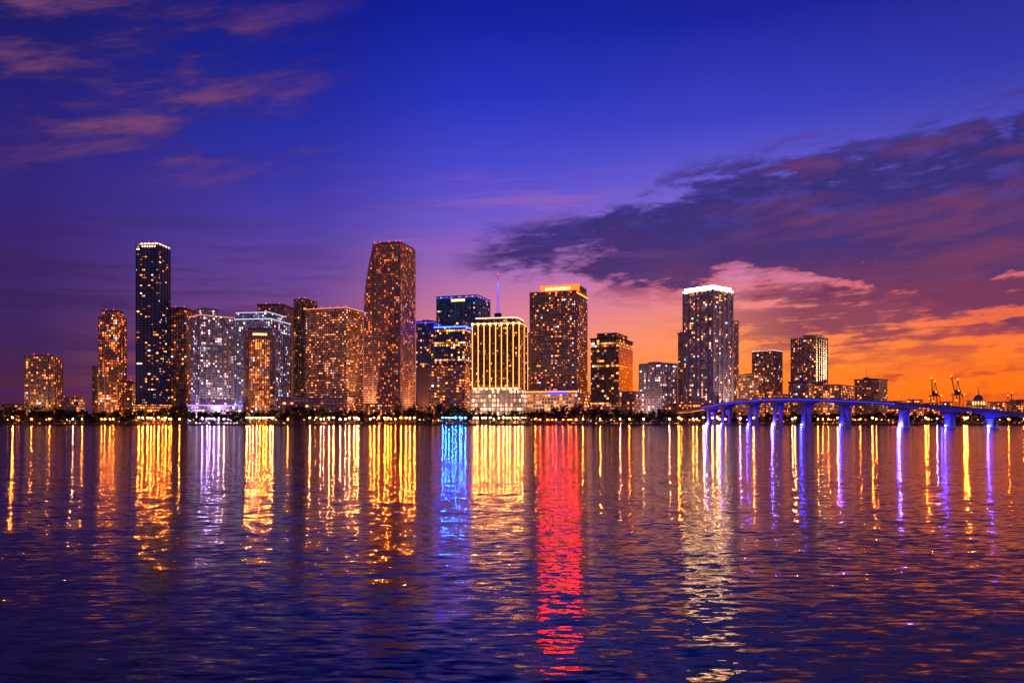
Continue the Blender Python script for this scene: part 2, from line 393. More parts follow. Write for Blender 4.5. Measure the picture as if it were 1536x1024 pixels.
# portal-framed tower in front
b=Bld('portal_frame_tower',365,413,414,497,1245,2,depth=34)
fm=F(wall=(.2,.12,.08),lit=.95,s=3.2,w=3.4,h=3.8,c1=(1,.38,.1),c2=(1,.55,.22),amb=.45)
fd=F(wall=(.25,.18,.16),lit=.12,s=2,w=4)
W=b.L1
b.part('walls').box(-W,-W+9,0,34,2,b.top,fd,top=M['roof']); b.part('walls').box(-9,0,0,34,2,b.top,fd,top=M['roof'])
b.part('lintel').box(-W+9.01,-9.01,.02,33.9,b.top-12,b.top-.01,M['tan'],top=M['roof'])
b.part('atrium_glazing').box(-W+9.01,-9.01,5,33.8,2,b.top-12.01,fm)
z=6
while z<b.top-13: b.part('floor_slabs').box(-W+9.02,-9.02,4.2,5.2,z-.45,z+.45,M['tan']); z+=3.8
for i in range(1,4): b.part('mullions').box(-W+9+(W-18)*i/4-.6,-W+9+(W-18)*i/4+.6,3.9,5.1,2,b.top-12.02,M['tan'])
b.part('frame_edges').box(-W-.7,-W+1.4,-.8,.0,2,b.top+1,M['conc_w']); b.part('frame_edges').box(-1.4,.7,-.8,.0,2,b.top+1,M['conc_w']); b.part('frame_edges').box(-W+1.41,-1.41,-.8,0,b.top-1.4,b.top+1,M['conc_w'])
b.part('upper_tier').box(-W+6,-6,4,30,b.top-.1,b.z(491),M['tan']); 
for i in range(6): b.part('signage').box(-W+14+i*3.6,-W+16.6+i*3.6,-.3,-.02,b.top-6.5,b.top-3.5,M['signtxt'])
b.wash(80,(1,.45,.2),n=2,dist=20,up=.8); b.done()
# wide banded tower
b=Bld('banded_office_tower',459,519,544,463,1285,30)
fm=F(wall=(.34,.22,.15),lit=.5,s=2.0,w=3.6,h=3.9,c1=(1,.42,.14),c2=(1,.6,.28),mz=.3,amb=.3)
b.body(fm,slab=1,slabm=M['tan'],floor=3.9,out=1.0,th=1.8)
b.plant(-b.L1*.9,-b.L1*.05,b.L2*.1,b.L2*.9,3.5,m=M['tan'],beacon=False)
b.ring(b.top+1.8,.8,M['warmcrown'],out=1.0)
b.wash(380,(1,.54,.34),n=2,up=.9); b.wash(280,(1,.54,.34),side=True,up=.9)
for i in range(6): b.part('beacons').ball((-b.L1*i/5,-1,b.top+4.6),.7,M['red'],6,4)
b.done()
b=simple('podium_garage',420,520,548,597,1250,14,F(wall=(.36,.25,.2),lit=.4,s=2.2,w=6,h=4.5,c1=(1,.45,.15),c2=(1,.6,.3)),slab=1,slabm=M['conc_w'],floor=4.5,plant=0); b.done()

# slanted brown tower
b=Bld('slanted_profile_tower',546,600,623,364,1275,24)
fm=F(wall=(.17,.10,.07),lit=.46,s=2.4,w=3.5,h=3.8,c1=(1,.30,.08),c2=(1,.55,.22),glass=(.03,.02,.03),grough=.25,amb=.22)
prof=[(2,0),(b.z(470),0),(b.z(440),.8),(b.z(415),4.5),(b.z(390),9.5),(b.z(372),14.5),(b.z(368),16),(b.top,20)]
def xl(z):
    for (za,xa),(zb,xb) in zip(prof,prof[1:]):
        if za<=z<=zb: return -b.L1+xa+(xb-xa)*(z-za)/(zb-za)
    return -b.L1+prof[-1][1]
q=b.part('walls'); L2=b.L2
q.face([(0,0,2)]+[(0,0,b.top)]+[(xl(z),0,z) for z,_ in prof[::-1]][0:], [(0,2),(0,b.top)]+[(xl(z),z) for z,_ in prof[::-1]], fm)
q.face([(xl(z),L2,z) for z,_ in prof[::-1]]+[(0,L2,2)]+[(0,L2,b.top)], [(xl(z)+90,z) for z,_ in prof[::-1]]+[(90,2),(90,b.top)], fm)
q.face([(0,0,2),(0,L2,2),(0,L2,b.top),(0,0,b.top)], [(200,2),(200+L2,2),(200+L2,b.top),(200,b.top)], fm)
for (za,_),(zb,_) in zip(prof,prof[1:]):
    q.face([(xl(za),L2,za),(xl(za),0,za),(xl(zb),0,zb),(xl(zb),L2,zb)], [(600+L2,za),(600,za),(600,zb),(600+L2,zb)], fm)
q.face([(xl(b.top),0,b.top),(0,0,b.top),(0,L2,b.top),(xl(b.top),L2,b.top)], [(0,0)]*4, M['roof'])
z=5.7
while z<b.top: b.part('floor_slabs').box(xl(z)-.8,.8,-.8,L2+.8,z-.6,z+.6,M['tan']); z+=3.8
for f in (.0,.27,.5,.74): 
    x=-b.L1*f; b.part('piers').box(x-1,x+1,-1.3,.1,2,b.top+1,M['tan'])
b.part('piers').box(-.1,1.3,L2*.5-1,L2*.5+1,2,b.top+1,M['tan'])
b.part('crown').box(-b.L1+24,-1,2,L2-2,b.top-.1,b.top+3.2,M['brown'])
for f in (.1,.3,.55,.7,.0): b.part('beacons').ball((-b.L1*f,-.5,b.top+3.0),.8,M['red'],6,4)
b.wash(360,(1,.42,.2),n=2,up=.9); b.wash(250,(1,.42,.2),side=True,up=.9)
b.done()

b=simple('glass_office_tower',624,650,660,482,1345,20,F(wall=(.02,.03,.05),lit=.22,s=2.5,c1=(1,.45,.1),band=.05,ambc=(.05,.2,1),amb=.1),slab=1,slabm=M['conc_d'],out=.2,th=.6); b.ring(b.top-2,1.0,M['blue']); b.done()
# tall teal glass block
b=Bld('teal_glass_tower',655,716,735,443,1420,20)
fm=F(wall=(.02,.07,.13),glass=(.01,.06,.14),lit=.14,s=2.4,w=4,h=4.2,c1=(1,.6,.12),c2=(1,.9,.4),band=.04,cool=.3,coolc=(.03,.22,1),amb=.12,ambc=(.03,.28,.8))
b.body(fm,slab=1,slabm=M['conc_d'],floor=4.2,out=.3,th=.7,pier=11,pierm=M['conc_d'])
b.ring(b.top-2.2,.5,M['blue'],out=1.3)
for i in range(6): b.part('signage').box(-b.L1*.62+i*4.4,-b.L1*.62+i*4.4+3.2,-1.5,-1.1,b.top-9,b.top-5,M['signtxt'])
b.done()
b=Bld('stepped_glass_tower',652,697,709,489,1300,18)
fm=F(wall=(.02,.03,.05),lit=.25,s=2.4,w=4,h=4,c1=(1,.6,.1),c2=(1,.85,.25),band=.16,amb=.08,ambc=(.04,.16,.8))
b.body(fm,slab=1,slabm=M['conc_d'],floor=4,out=.3,th=.8); b.ring(b.top-1.4,1.8,M['bluehot'],out=1.0)
b.body(fm,x0=-b.L1*.7,x1=-6,y0=4,y1=b.L2-4,z0=b.top,z1=b.z(480),parapet=1); b.done()
b=Bld('beige_lowrise_office',626,697,705,549,1240,10)
fm=F(wall=(.36,.22,.13),lit=.5,s=2.2,w=4.4,h=4.2,c1=(1,.4,.1),c2=(1,.6,.22),mz=.28)
b.body(fm,x0=-b.L1*.76,slab=1,slabm=M['tan'],floor=4.2,th=1.1); b.body(plain('stone_wall',(.36,.2,.12,1)),x1=-b.L1*.76-.05,z1=b.top-2)
for i in range(4): b.part('roof_lights').box(-b.L1*.2*i-6,-b.L1*.2*i-4.5,-1.2,-.95,b.top-.3,b.top+.5,M['orange'])
b.wash(28,(1,.4,.16),n=2,dist=20)
b.plant(-b.L1*.5,-b.L1*.2,5,15,4); b.done()

# spire
sp=empty('broadcast_spire',(px_plan(747,1360)[0],1360,0)); q=MB(); zt=zat(411,1360); zb=zat(470,1360)
q.box(-9,9,-9,9,2,zb-8,F(wall=(.05,.05,.06),lit=.1,s=1.5)); q.box(-6,6,-6,6,zb-8,zb,M['conc_d'])
q.build('shaft',sp); q=MB()
for sx,sy in ((-1,-1),(1,-1),(1,1),(-1,1)): q.beam((sx*2,sy*2,zb-.1),(sx*.35,sy*.35,zb+45),.28,M['metal'])
z=zb
while z<zb+44:
    k=2-1.65*(z-zb)/45; k2=2-1.65*(z+4-zb)/45
    for (ax_,ay_),(bx_,by_) in (((-1,-1),(1,-1)),((1,-1),(1,1)),((1,1),(-1,1)),((-1,1),(-1,-1))): q.beam((ax_*k,ay_*k,z),(bx_*k2,by_*k2,z+4),.16,M['metal'])
    z+=4
q.beam((0,0,zb+44),(0,0,zt),.55,M['metal'],r2=.3); q.build('lattice_mast',sp)
q=MB(); q.beam((0,-2.6,zb+2),(0,-1.0,zb+54),.85,glow('spire_led',(.10,.10,1),2.4)); q.ball((0,0,zt+.5),.9,M['red'],6,4); q.build('spire_lights',sp)

# golden lit tower
b=Bld('gold_lit_art_deco_tower',709,779,790,484,1265,12)
fm=F(wall=(.12,.08,.05),glass=(.015,.012,.01),lit=.25,s=2.4,w=3.4,h=4,c1=(1,.5,.15),c2=(1,.68,.3),amb=.1)
zb=b.z(584)
b.body(fm,z0=zb,slab=1,slabm=M['brown'],out=.3,th=.8,parapet=1.2)
b.body(fm,x0=-b.L1+5,x1=-5,y0=4,y1=b.L2-4,z0=b.top,z1=b.z(476),slab=1,slabm=M['tan'],out=.3)
b.ring(b.top-.5,1.0,M['gold'],out=1.3); b.ring(b.z(476),1.5,M['white'],x0=-b.L1+5,x1=-5,y0=4,y1=b.L2-4,out=1.2)
n=8
for i in range(n+1):
    x=-b.L1+b.L1*i/n
    b.part('piers').box(x-1.3,x+1.3,-1.6,.1,zb,b.top+2,M['tan'])
    b.part('fin_lights').box(x-.4,x+.4,-2.0,-1.62,zb+1,b.top-3,M['gold'])
    b.part('fin_lights').box(x-1.2,x+1.2,-2.2,-1.63,b.top-2.2,b.top+.3,M['goldhot'])  # very bright caps added to strengthen the tower's reflection in the water
for i in range(1,3): 
    y=b.L2*i/2; b.part('piers').box(-.1,1.6,y-1.2,y+1.2,zb,b.top+2,M['tan']); b.part('fin_lights').box(1.62,1.95,y-.45,y+.45,zb+1,b.top-2,M['gold'])
for i in range(n):
    x=-b.L1+b.L1*(i+.5)/n; b.part('uplight_lamps').box(x-1.6,x+1.6,-3.6,-2.6,zb+.2,zb+2.2,M['goldhot'])
bw=F(wall=(.5,.38,.3),lit=1.,s=2.6,w=4.5,h=7,c1=(1,.8,.8),c2=(1,1,.8),amb=.6)
b.part('podium').box(-b.L1-2,4,-4,b.L2+4,2,zb-.01,bw,top=M['conc_w'])
for zc in (zb-1.2,(zb+2)/2+3): b.part('podium_trim').box(-b.L1-3.2,5.2,-5.2,-3.95,zc,zc+1.4,M['conc_w'])
for i in range(13):
    x=-b.L1-2+(b.L1+6)*i/12; b.part('podium_columns').box(x-.8,x+.8,-5,-3.96,2,zb-1.21,M['conc_w'])
b.wash(20,(1,.55,.3),n=3); b.done()

b=simple('office_tower',788,794,799,500,1400,20,F(wall=(.25,.2,.2),lit=.2,s=2),plant=0); b.done()
# hotel with red sign
b=Bld('hotel_tower',796,864,881,436,1275,16)
fm=F(wall=(.06,.05,.07),glass=(.02,.02,.035),lit=.32,s=2.2,w=3.5,h=3.9,c1=(1,.38,.1),c2=(1,.6,.26),mz=.3)
b.body(fm,slab=1,slabm=M['conc'],floor=3.9,out=.8,th=1.3)
for f in (0,1): b.part('corner_piers').box(-b.L1*f-1.4,-b.L1*f+1.4,-1.4,.1,2,b.top+1,M['conc'])
x0=b.xs(811); x1=b.xs(868)
b.part('sign_box').box(x0,x1,3,b.L2*.7,b.top-.1,b.z(427),M['conc_d'])
b.part('red_sign_panel').box(x0-.5,x1+.5,.8,2.9,b.z(436),b.z(426),M['signred'])
r=random.Random(3); x=x0+8
while x<x1-14:
    ww=r.uniform(2,3.6); b.part('sign_letters').box(x,x+ww,.3,.75,b.z(433.5),b.z(428.5)-r.random()*1.2,M['signtxt']); x+=ww+1.5
b.part('corner_light').box(.85,1.35,1,b.L2,b.top-3,b.top-2,M['orange'])
b.part('podium').box(-b.L1-5,6,-8,b.L2,2,b.z(586),F(wall=(.4,.3,.22),lit=.6,s=2.4,w=5,h=5.5,c1=(1,.42,.15),c2=(1,.6,.3)),top=M['conc_w'])
b.part('podium_trim').box(-b.L1-6,7,-9,-7.9,b.z(588),b.z(586)-.01,M['warmcrown'])
b.part('podium_sign').box(x0+14,x1-16,-9.4,-9.05,b.z(591),b.z(587.5),M['blue'])
b.wash(60,(1,.5,.28),n=2,up=.7); b.done()

# dark glass block with sunset-reflecting flank
b=Bld('dark_glass_office',886,928,949,507,1265,16)
fm=F(wall=(.03,.025,.025),glass=(.02,.015,.015),lit=.22,s=2.0,w=4,h=4,c1=(1,.5,.08),c2=(1,.7,.15),mx=.06,mz=.18,band=.1,grough=.08,amb=.04)
b.body(fm,slab=1,slabm=M['conc_d'],out=.15,th=.5)
bz,bb=newmat('bronze_glazing'); setin(bb,'Base Color',(.95,.75,.45,1)); setin(bb,'Metallic',1.0); setin(bb,'Roughness',.12)
nb=max(3,int(b.L2/6))
for k in range(int((b.top-10)/4)):
    for j in range(nb):
        b.part('bronze_glazing').box(.2,.45,b.L2*j/nb+.3,b.L2*(j+1)/nb-.3,6+k*4+.4,6+k*4+3.6,bz)
b.body(fm,x0=-b.L1*.8,x1=-b.L1*.1,y0=4,y1=b.L2*.8,z0=b.top,z1=b.z(499),parapet=1); b.done()
b=simple('lowrise_building',930,952,960,588,1240,12,F(wall=(.12,.08,.07),lit=.3,s=2),plant=1); b.done()

b=Bld('white_balcony_block',960,994,1015,545,1250,35)
fm=F(wall=(.5,.4,.42),lit=.5,s=2.0,w=4,h=3.8,c1=(1,.7,.5),c2=(1,1.2,1.5),cool=.2)
b.body(fm,slab=1,slabm=M['conc_w'],floor=3.8,out=1.4,th=1.3,pier=14,pierm=M['conc_w']); b.plant(-b.L1*.7,-b.L1*.3,5,15,4,m=M['conc_w']); b.wash(40,(1,.6,.55)); b.done()
b=simple('office_tower',1017,1024,1030,500,1400,20,F(wall=(.16,.12,.16),lit=.2,s=2)); b.done()

# twin-column crown tower
b=Bld('crown_lit_residential_tower',1026,1070,1098,436,1275,34)
fm=F(wall=(.3,.27,.3),glass=(.02,.03,.06),lit=.34,s=2.3,w=3.8,h=3.9,c1=(1,.6,.3),c2=(1,1.1,1.2),cool=.12)
b.body(fm,slab=1,slabm=M['conc_w'],floor=3.9,out=.8,th=.6)
for f in (0,.16,.42,.58,.84,1.0):
    x=-b.L1*f; b.part('columns').box(x-1.5,x+1.5,-2.0,.1,2,b.top+3,M['conc_w'])
for f in (.25,.5,.75,1): 
    y=b.L2*f; b.part('columns').box(-.1,2.0,y-1.4,y+1.4,2,b.top+3,M['conc_w'])
b.body(fm,x0=-b.L1+4,x1=-3,y0=3,y1=b.L2-3,z0=b.top,z1=b.z(430),parapet=0)
b.part('crown_light').box(-b.L1+1,-1,1,b.L2-1,b.z(430),b.z(427.5),M['crownhot'])
b.ring(b.top+3.2,1.2,M['crownhot'],out=1.6)
for i in range(4): b.part('mast').beam((-b.L1*(.15+.22*i),b.L2*.3,b.z(427.5)),(-b.L1*(.15+.22*i),b.L2*.3,b.z(424)),.4,M['metal'])
b.wash(110,(.9,.6,.6),n=2,up=.8); b.wash(130,(1,.6,.45),side=True,up=.8); b.done()
b=simple('residential_tower',1090,1101,1108,482,1330,40,F(wall=(.3,.25,.26),lit=.34,s=2.0,w=3.8),slab=1,slabm=M['conc'],plant=0); b.done()
b=simple('lowrise_building',1106,1138,1147,562,1290,16,F(wall=(.22,.13,.1),lit=.6,s=2.2,w=3.6,c1=(1,.35,.08)),slab=1,slabm=M['tan'],plant=3,wash=14); b.done()
b=simple('apartment_tower',1129,1160,1173,527,1340,26,F(wall=(.25,.2,.22),lit=.28,s=1.9,w=3.7),slab=1,slabm=M['conc'],pier=8); b.ring(b.top+1.9,.5,M['white']); b.done()
b=Bld('apartment_tower',1187,1224,1241,506,1340,28)
fm=F(wall=(.22,.16,.18),lit=.24,s=1.9,w=3.7,c1=(1,.4,.12))
b.body(fm,slab=1,slabm=M['conc'],pier=8,pierm=M['conc']); b.body(fm,x0=-b.L1*.55,x1=-b.L1*.1,y0=5,y1=b.L2-5,z0=b.top,z1=b.z(502),parapet=1); b.done()
b=simple('lowrise_building',1183,1212,1222,573,1300,12,F(wall=(.14,.1,.1),lit=.3,s=2),slab=1); b.done()
b=simple('lowrise_building',1222,1262,1281,578,1300,16,F(wall=(.25,.14,.09),lit=.6,s=2.2,w=3.6,c1=(1,.35,.08)),slab=1,slabm=M['tan'],plant=3,wash=12); b.done()
b=simple('apartment_tower',1282,1318,1331,569,1360,20,F(wall=(.2,.13,.13),lit=.22,s=1.6),slab=1,slabm=M['conc'],plant=3); b.plant(-b.L1*.7,-b.L1*.5,8,14,5,mast=20,beacon=False); b.done()
r=random.Random(11)
for (a,wd,yt,D) in ((1332,26,602,1500),(1362,22,600,1480),(1386,20,605,1520),(1410,18,603,1520),(1450,28,601,1500),(1482,34,603,1490),(1516,30,600,1520),(1550,40,600,1500),(1148,36,592,1290),(-30,30,604,1330),(1000,40,606,1235),(1040,50,606,1250),(886,40,610,1232),(548,44,606,1238),(-75,40,590,1300)):
    b=simple('lowrise_building',a,a+wd*.75,a+wd,yt,D,r.uniform(10,22),F(wall=(.22,.14,.1),lit=.7,s=2.4,w=4,c1=(1,.32,.06),c2=(1,.55,.2)),slab=1,slabm=M['tan'],plant=1.5); b.done()

# ------------------------------------------------------------------ port cranes + domed building
def crane(e, D, H, lean):
    x,y=px_plan(e,D); root=empty('harbor_crane',(x,y,0)); q=MB(); m=plain('crane_paint',(.12,.05,.04,1),.5)
    for sx in (-8,8):
        for sy in (-7,7): q.beam((sx,sy,2),(sx*.72,sy*.8,H*.62),.75,m)
        q.beam((sx*.72,-5.6,H*.62),(sx*.72,5.6,H*.62),.6,m); q.beam((sx,-7,H*.12),(sx*.72,5.6,H*.6),.35,m)
    q.beam((-12,0,H*.62),(12,0,H*.62),1.3,m)
    for sy in (-7,7): q.beam((-7.6,sy*.93,H*.3),(7.6,sy*.93,H*.3),.5,m); q.beam((-7.6,sy*.93,H*.3),(5.8,sy*.8,H*.62),.3,m)
    q.build('portal_legs',root); q=MB()
    q.beam((-5,0,H*.62),(0,0,H*.92),.6,m); q.beam((5,0,H*.62),(0,0,H*.92),.6,m); q.box(-4,4,-3,3,H*.63,H*.72,m)
    q.build('a_frame_and_cab',root); q=MB()
    tip=Vector((lean,0,H)); base=Vector((5*(1 if lean>0 else -1),0,H*.63))
    for o in (-1,1): q.beam(base+Vector((o,0,0)),tip+Vector((o*.5,0,0)),.45,m)
    for i in range(8):
        a=base.lerp(tip,i/8); c2=base.lerp(tip,(i+1)/8); q.beam(a+Vector((-1,0,0)),c2+Vector((1,0,0)),.25,m)
    q.beam((0,0,H*.92),tip,.2,m); q.build('raised_boom',root); q=MB()
    for p in ((lean,0,H+.8),(0,0,H*.94),(-8,-7,H*.3),(8,-7,H*.62),(0,-3.4,H*.7),(-6,-6,H*.5),(7,-6,H*.2)): q.ball(p,1.2,M['orange'],6,4)
    q.build('work_lights',root)
crane(1403,1500,86,-7); crane(1437,1470,88,-12); crane(1512,1620,62,9)
x,y=px_plan(1468,1480); root=empty('domed_terminal_building',(x,y,0)); q=MB()
fm=F(wall=(.4,.36,.3),lit=.8,s=2.6,w=3.4,c1=(1,.5,.2),c2=(.9,.9,.6))
q.box(-14,14,-12,12,2,34,fm); q.build('walls',root); q=MB()
q.beam((0,0,34),(0,0,44),9,M['conc_w'],12); q.ball((0,0,44),8.6,plain('dome_copper',(.2,.3,.22,1),.4),16,7,1.25,True); q.beam((0,0,54),(0,0,68),1.1,M['conc_w'],6,.2); q.build('dome',root)
q=MB(); 
for k in range(12): q.box(9.3*math.cos(k*.5236)-.5,9.3*math.cos(k*.5236)+.5,9.3*math.sin(k*.5236)-.5,9.3*math.sin(k*.5236)+.5,36,42,M['gold'])
q.build('lantern_windows',root)

# ------------------------------------------------------------------ ground, sea wall, water
def sheet(name, pts, z, mat):
    me=bpy.data.meshes.new(name); me.from_pydata([(x,y,z) for x,y in pts],[],[tuple(range(len(pts)))]); me.materials.append(mat); me.update()
    o=bpy.data.objects.new(name,me); scene.collection.objects.link(o); return o
sheet('ground',[(-12000,1195.6),(12000,1195.6),(12000,15000),(-12000,15000)],2.0,plain('ground_grass_and_paving',(.05,.045,.03,1),.9))
q=MB(); q.box(-3000,3000,1194.6,1195.59,-2,2.5,plain('seawall_concrete',(.10,.09,.08,1))); q.build('seawall')
q=MB(); q.box(-3000,3000,1197,1200.5,1.9,2.12,plain('promenade_paving',(.2,.16,.14,1))); q.build('promenade')

wm, wb = newmat('bay_water')
g = S.nt.nodes.new('ShaderNodeNewGeometry'); px_, py_, pz_ = sep(S(g.outputs['Position']))
def slope(sx, sy, z, det, rg):
    cN = noise(vec(px_*sx, py_*sy, z), 1, det, rg, color=True, dist=.4)
    a, bq, _ = sep(cN); return a-.5, bq-.5
a1,b1 = slope(.85,2.7,.0,3,.55)
a2,b2 = slope(.15,.42,9.0,2,.5)
gust = mr(noise(vec(px_*.004,py_*.012,2.2),1,2,.5),.35,.65,.85,1.15)
sx_ = (a1*.12+a2*.03)*gust
sy_ = (b1*.52+b2*.14)*gust
vnm = S.nt.nodes.new('ShaderNodeVectorMath'); vnm.operation='NORMALIZE'
S.nt.links.new(vec(sx_, sy_, 1.0).s, vnm.inputs[0])
setin(wb,'Normal',S(vnm.outputs[0])); setin(wb,'Base Color',(.0012,.0025,.016,1)); setin(wb,'Roughness',.085); setin(wb,'IOR',1.33)
sheet('water',[(-12000,-3000),(12000,-3000),(12000,1195),(-12000,1195)],0.0,wm)

# ------------------------------------------------------------------ trees
lm=[plain('foliage_dark',(.035,.05,.02,1),.8,.4,.5), plain('foliage_light',(.06,.075,.028,1),.8,.4,.5)]; bark=plain('bark',(.08,.06,.045,1),.9)
def leafclump(q, c, R, n, r, sz=1.6):
    for _ in range(n):
        d=Vector((r.gauss(0,1),r.gauss(0,1),r.gauss(0,.7))).normalized()*R*r.random()**.4
        p=c+d; s=sz*r.uniform(.5,1.2)
        u=Vector((r.uniform(-1,1),r.uniform(-1,1),r.uniform(-1,1))).normalized(); v=u.cross(Vector((r.uniform(-1,1),r.uniform(-1,1),r.uniform(-1,1)))).normalized()
        q.face([p-u*s,p-v*s*.6,p+u*s,p+v*s*.6],[(0,0)]*4,lm[0] if r.random()<.62 else lm[1])
q=MB(); r=random.Random(5)
x=-900
while x<1000:
    e=768+x; y=r.uniform(1203,1224); X=px_plan(e,y)[0]
    if e<1060: H=r.uniform(17,27)*(1+.2*math.sin(e*.031))
    else: H=r.uniform(12,21)
    base=Vector((X,y,2)); th=H*.26
    q.beam(base,base+Vector((r.uniform(-.5,.5),0,th)),.45,bark,5,.28)
    cr=H*.31
    for k in range(r.randint(6,9)):
        a=r.uniform(0,6.28); c=base+Vector((math.cos(a)*cr*r.uniform(.3,1.1),math.sin(a)*cr*.9,th+r.uniform(.0,.62)*H))
        q.beam(base+Vector((0,0,th*.9)),c,.2,bark,3,.06)
        leafclump(q,c,cr*r.uniform(.42,.66),r.randint(22,32),r,1.8)
    leafclump(q,Vector((X+r.uniform(-4,4),y-2,4.5)),3.8,30,r,1.5)
    x+=r.uniform(4.5,8.0)
q.build('tree_row')
pm=MB(); r=random.Random(9)
pm.beam((0,0,0),(.5,0,8),.4,bark,6,.3); pm.beam((.5,0,8),(.3,0,15),.3,bark,6,.22)
for k in range(15):
    a=k*2.4; up_=r.uniform(.1,1.0); prev=Vector((.3,0,15)); d=Vector((math.cos(a),math.sin(a),up_))
    for j in range(6):
        nx=prev+d*.95; side=Vector((-math.sin(a),math.cos(a),0))*(.75*(1-j/7)); dr=Vector((0,0,-.35))
        pm.face([prev,nx,nx+side+dr,prev+side+dr],[(0,0)]*4,lm[k%2]); pm.face([prev,prev-side+dr,nx-side+dr,nx],[(0,0)]*4,lm[k%2])
        prev=nx; d=(d+Vector((0,0,-.28))).normalized()
po=pm.build('palm_tree')
po.location=(px_plan(140,1200)[0],1200,2); po.scale=(1,1,1)
for i,e in enumerate((158,172,420,436,640,668,712,730,752,770,790,812,900,925,968,990,1010,1100,1150,1320,1380)):
    o=bpy.data.objects.new('palm_tree',po.data); scene.collection.objects.link(o); y=r.uniform(1198.5,1203); o.location=(px_plan(e,y)[0],y,2); k=r.uniform(.75,1.15); o.scale=(k,k,k); o.rotation_euler=(0,0,r.uniform(0,6))

# ------------------------------------------------------------------ street lamps, plus rows added for reflections (open toward the promenade and bay)
def lampmesh(nm, col, st, rad, H):
    q=MB(); m=glow(nm,col,st,'FRONT')
    q.beam((0,0,0),(0,0,H),.14,M['metal'],6,.09); q.beam((0,0,H),(0,-1.6,H+.5),.08,M['metal']); q.box(-.5,.5,-.5,.5,0,.5,M['conc'])
    zc=H+.2; R=rad*1.08
    q.ball((0,-1.8,zc),rad,m,7,5,.8)
    q.box(-R-.1,R+.1,-1.8-R*.4,-1.8+R+.1,zc+R*.82,zc+R*.82+.15,M['metal'])      # hood
    q.box(-R-.1,R+.1,-1.8+R,-1.8+R+.12,zc-R*.9,zc+R*.81,M['metal'])                # back shield, added to keep lamp light off the trees
    q.box(-R-.12,-R-.0,-1.8-R*.1,-1.8+R-.01,zc-R*.9,zc+R*.81,M['metal']); q.box(R,R+.12,-1.8-R*.1,-1.8+R-.01,zc-R*.9,zc+R*.81,M['metal'])
    o=q.build('street_lamp'); me=o.data; bpy.data.objects.remove(o); return me
K=3.0
LM={'o':lampmesh('sodium_bulb',(1,.17,.010),330*K,.55,7),'O':lampmesh('sodium_flood',(1,.18,.012),700*K,.75,9),
    'y':lampmesh('amber_bulb',(1,.30,.035),330*K,.55,7),'Y':lampmesh('amber_flood',(1,.29,.035),480*K,.75,9),
    'w':lampmesh('white_bulb',(1,.36,.17),320*K,.55,7),'W':lampmesh('peach_flood',(1,.26,.06),440*K,.75,9),
    'v':lampmesh('violet_bulb',(.5,.25,1),260*K,.65,8),'b':lampmesh('blue_streak_bulb',(.004,.15,1),400*K,.75,9),'r':lampmesh('red_streak_bulb',(1,.02,.002),380*K,.55,6),
    's':lampmesh('small_sodium_bulb',(1,.2,.015),16,.5,6),'t':lampmesh('small_amber_bulb',(1,.4,.08),16,.5,6),'g':lampmesh('green_bulb',(.15,1,.15),10,.45,6)}
def lamp(kind,e,y):
    o=bpy.data.objects.new('street_lamp',LM[kind]); scene.collection.objects.link(o); o.location=(px_plan(e,y)[0],y,2.1)
r=random.Random(33)
for kinds,e0,e1,n in (('o',150,172,4),('OOoO',207,262,10),('vwvw',300,340,6),('WWO',368,412,9),('wwW',462,542,11),('OoO',560,624,10),('b',660,702,8),('YYy',709,786,13),('r',808,870,8),('Yy',1036,1098,9),('o',1224,1244,3)):  # dense lamp rows added to broaden the coloured streaks on the water
    for i in range(n):
        lamp(r.choice(kinds), e0+(e1-e0)*(i+.5+r.uniform(-.3,.3))/n, 1198.8+r.uniform(-.5,.8))
for k,e in [('o',75),('y',270),('o',432),('Y',536),('y',556),('o',803),('y',874),('y',900),('w',930),('o',944),('y',965),('O',1018),('w',1004),('o',1022),
            ('v',1110),('O',1130),('o',1165),('o',1160),('w',1188),('W',1192),('O',1256),('O',1308),('o',1314),('o',1290),('O',1388),('o',1392),('v',1405),('Y',1446),('Y',1450),('O',1485),('o',1480),('o',1512),('o',1535),('y',1560),('O',20),('o',48),('w',110),('o',124)]:
    lamp(k,e,1198.8)
for i in range(90):
    e=r.uniform(-20,1560); lamp(r.choice('ssssssttttsg'),e,r.choice([1199,1202,1201,1226,1228]))

# ------------------------------------------------------------------ bridge
br=empty('causeway_bridge',(px_plan(1180,980)[0],980,0)); O=Vector((br.location.x,br.location.y,0))
ctrl=[(1000,1240,622),(1045,1165,613),(1090,1095,605),(1130,1040,600.5),(1180,985,598),(1230,940,598.5),(1268,905,600),(1350,848,604.5),(1425,805,610),(1480,777,615),(1536,752,620.5),(1620,720,625),(1720,690,626)]
P=[Vector((px_plan(e,d)[0],d,zat(y,d))) for e,d,y in ctrl]
def cat(p0,p1,p2,p3,t): return .5*((2*p1)+(p2-p0)*t+(2*p0-5*p1+4*p2-p3)*t*t+(3*p1-p0-3*p2+p3)*t*t*t)
path=[]
for i in range(len(P)-1):
    p0=P[max(0,i-1)]; p3=P[min(len(P)-1,i+2)]
    for k in range(12): path.append(cat(p0,P[i],P[i+1],p3,k/12))
path.append(P[-1])
piers_px=[1066,1090,1130,1168,1212,1268,1355,1425,1490,1560,1640]
def nearest(e):
    return min(range(len(path)),key=lambda i:abs((path[i].x/path[i].y*REF+768)-e))
pi=[nearest(e) for e in piers_px]
arc=[0]
for a,b_ in zip(path,path[1:]): arc.append(arc[-1]+(b_-a).length)
HW=9.0; conc=plain('bridge_concrete',(.2,.2,.22,1),.6); asph=plain('asphalt',(.05,.05,.05,1),.9)
qd=MB(); ql=MB(); qr=MB()
sec=[]
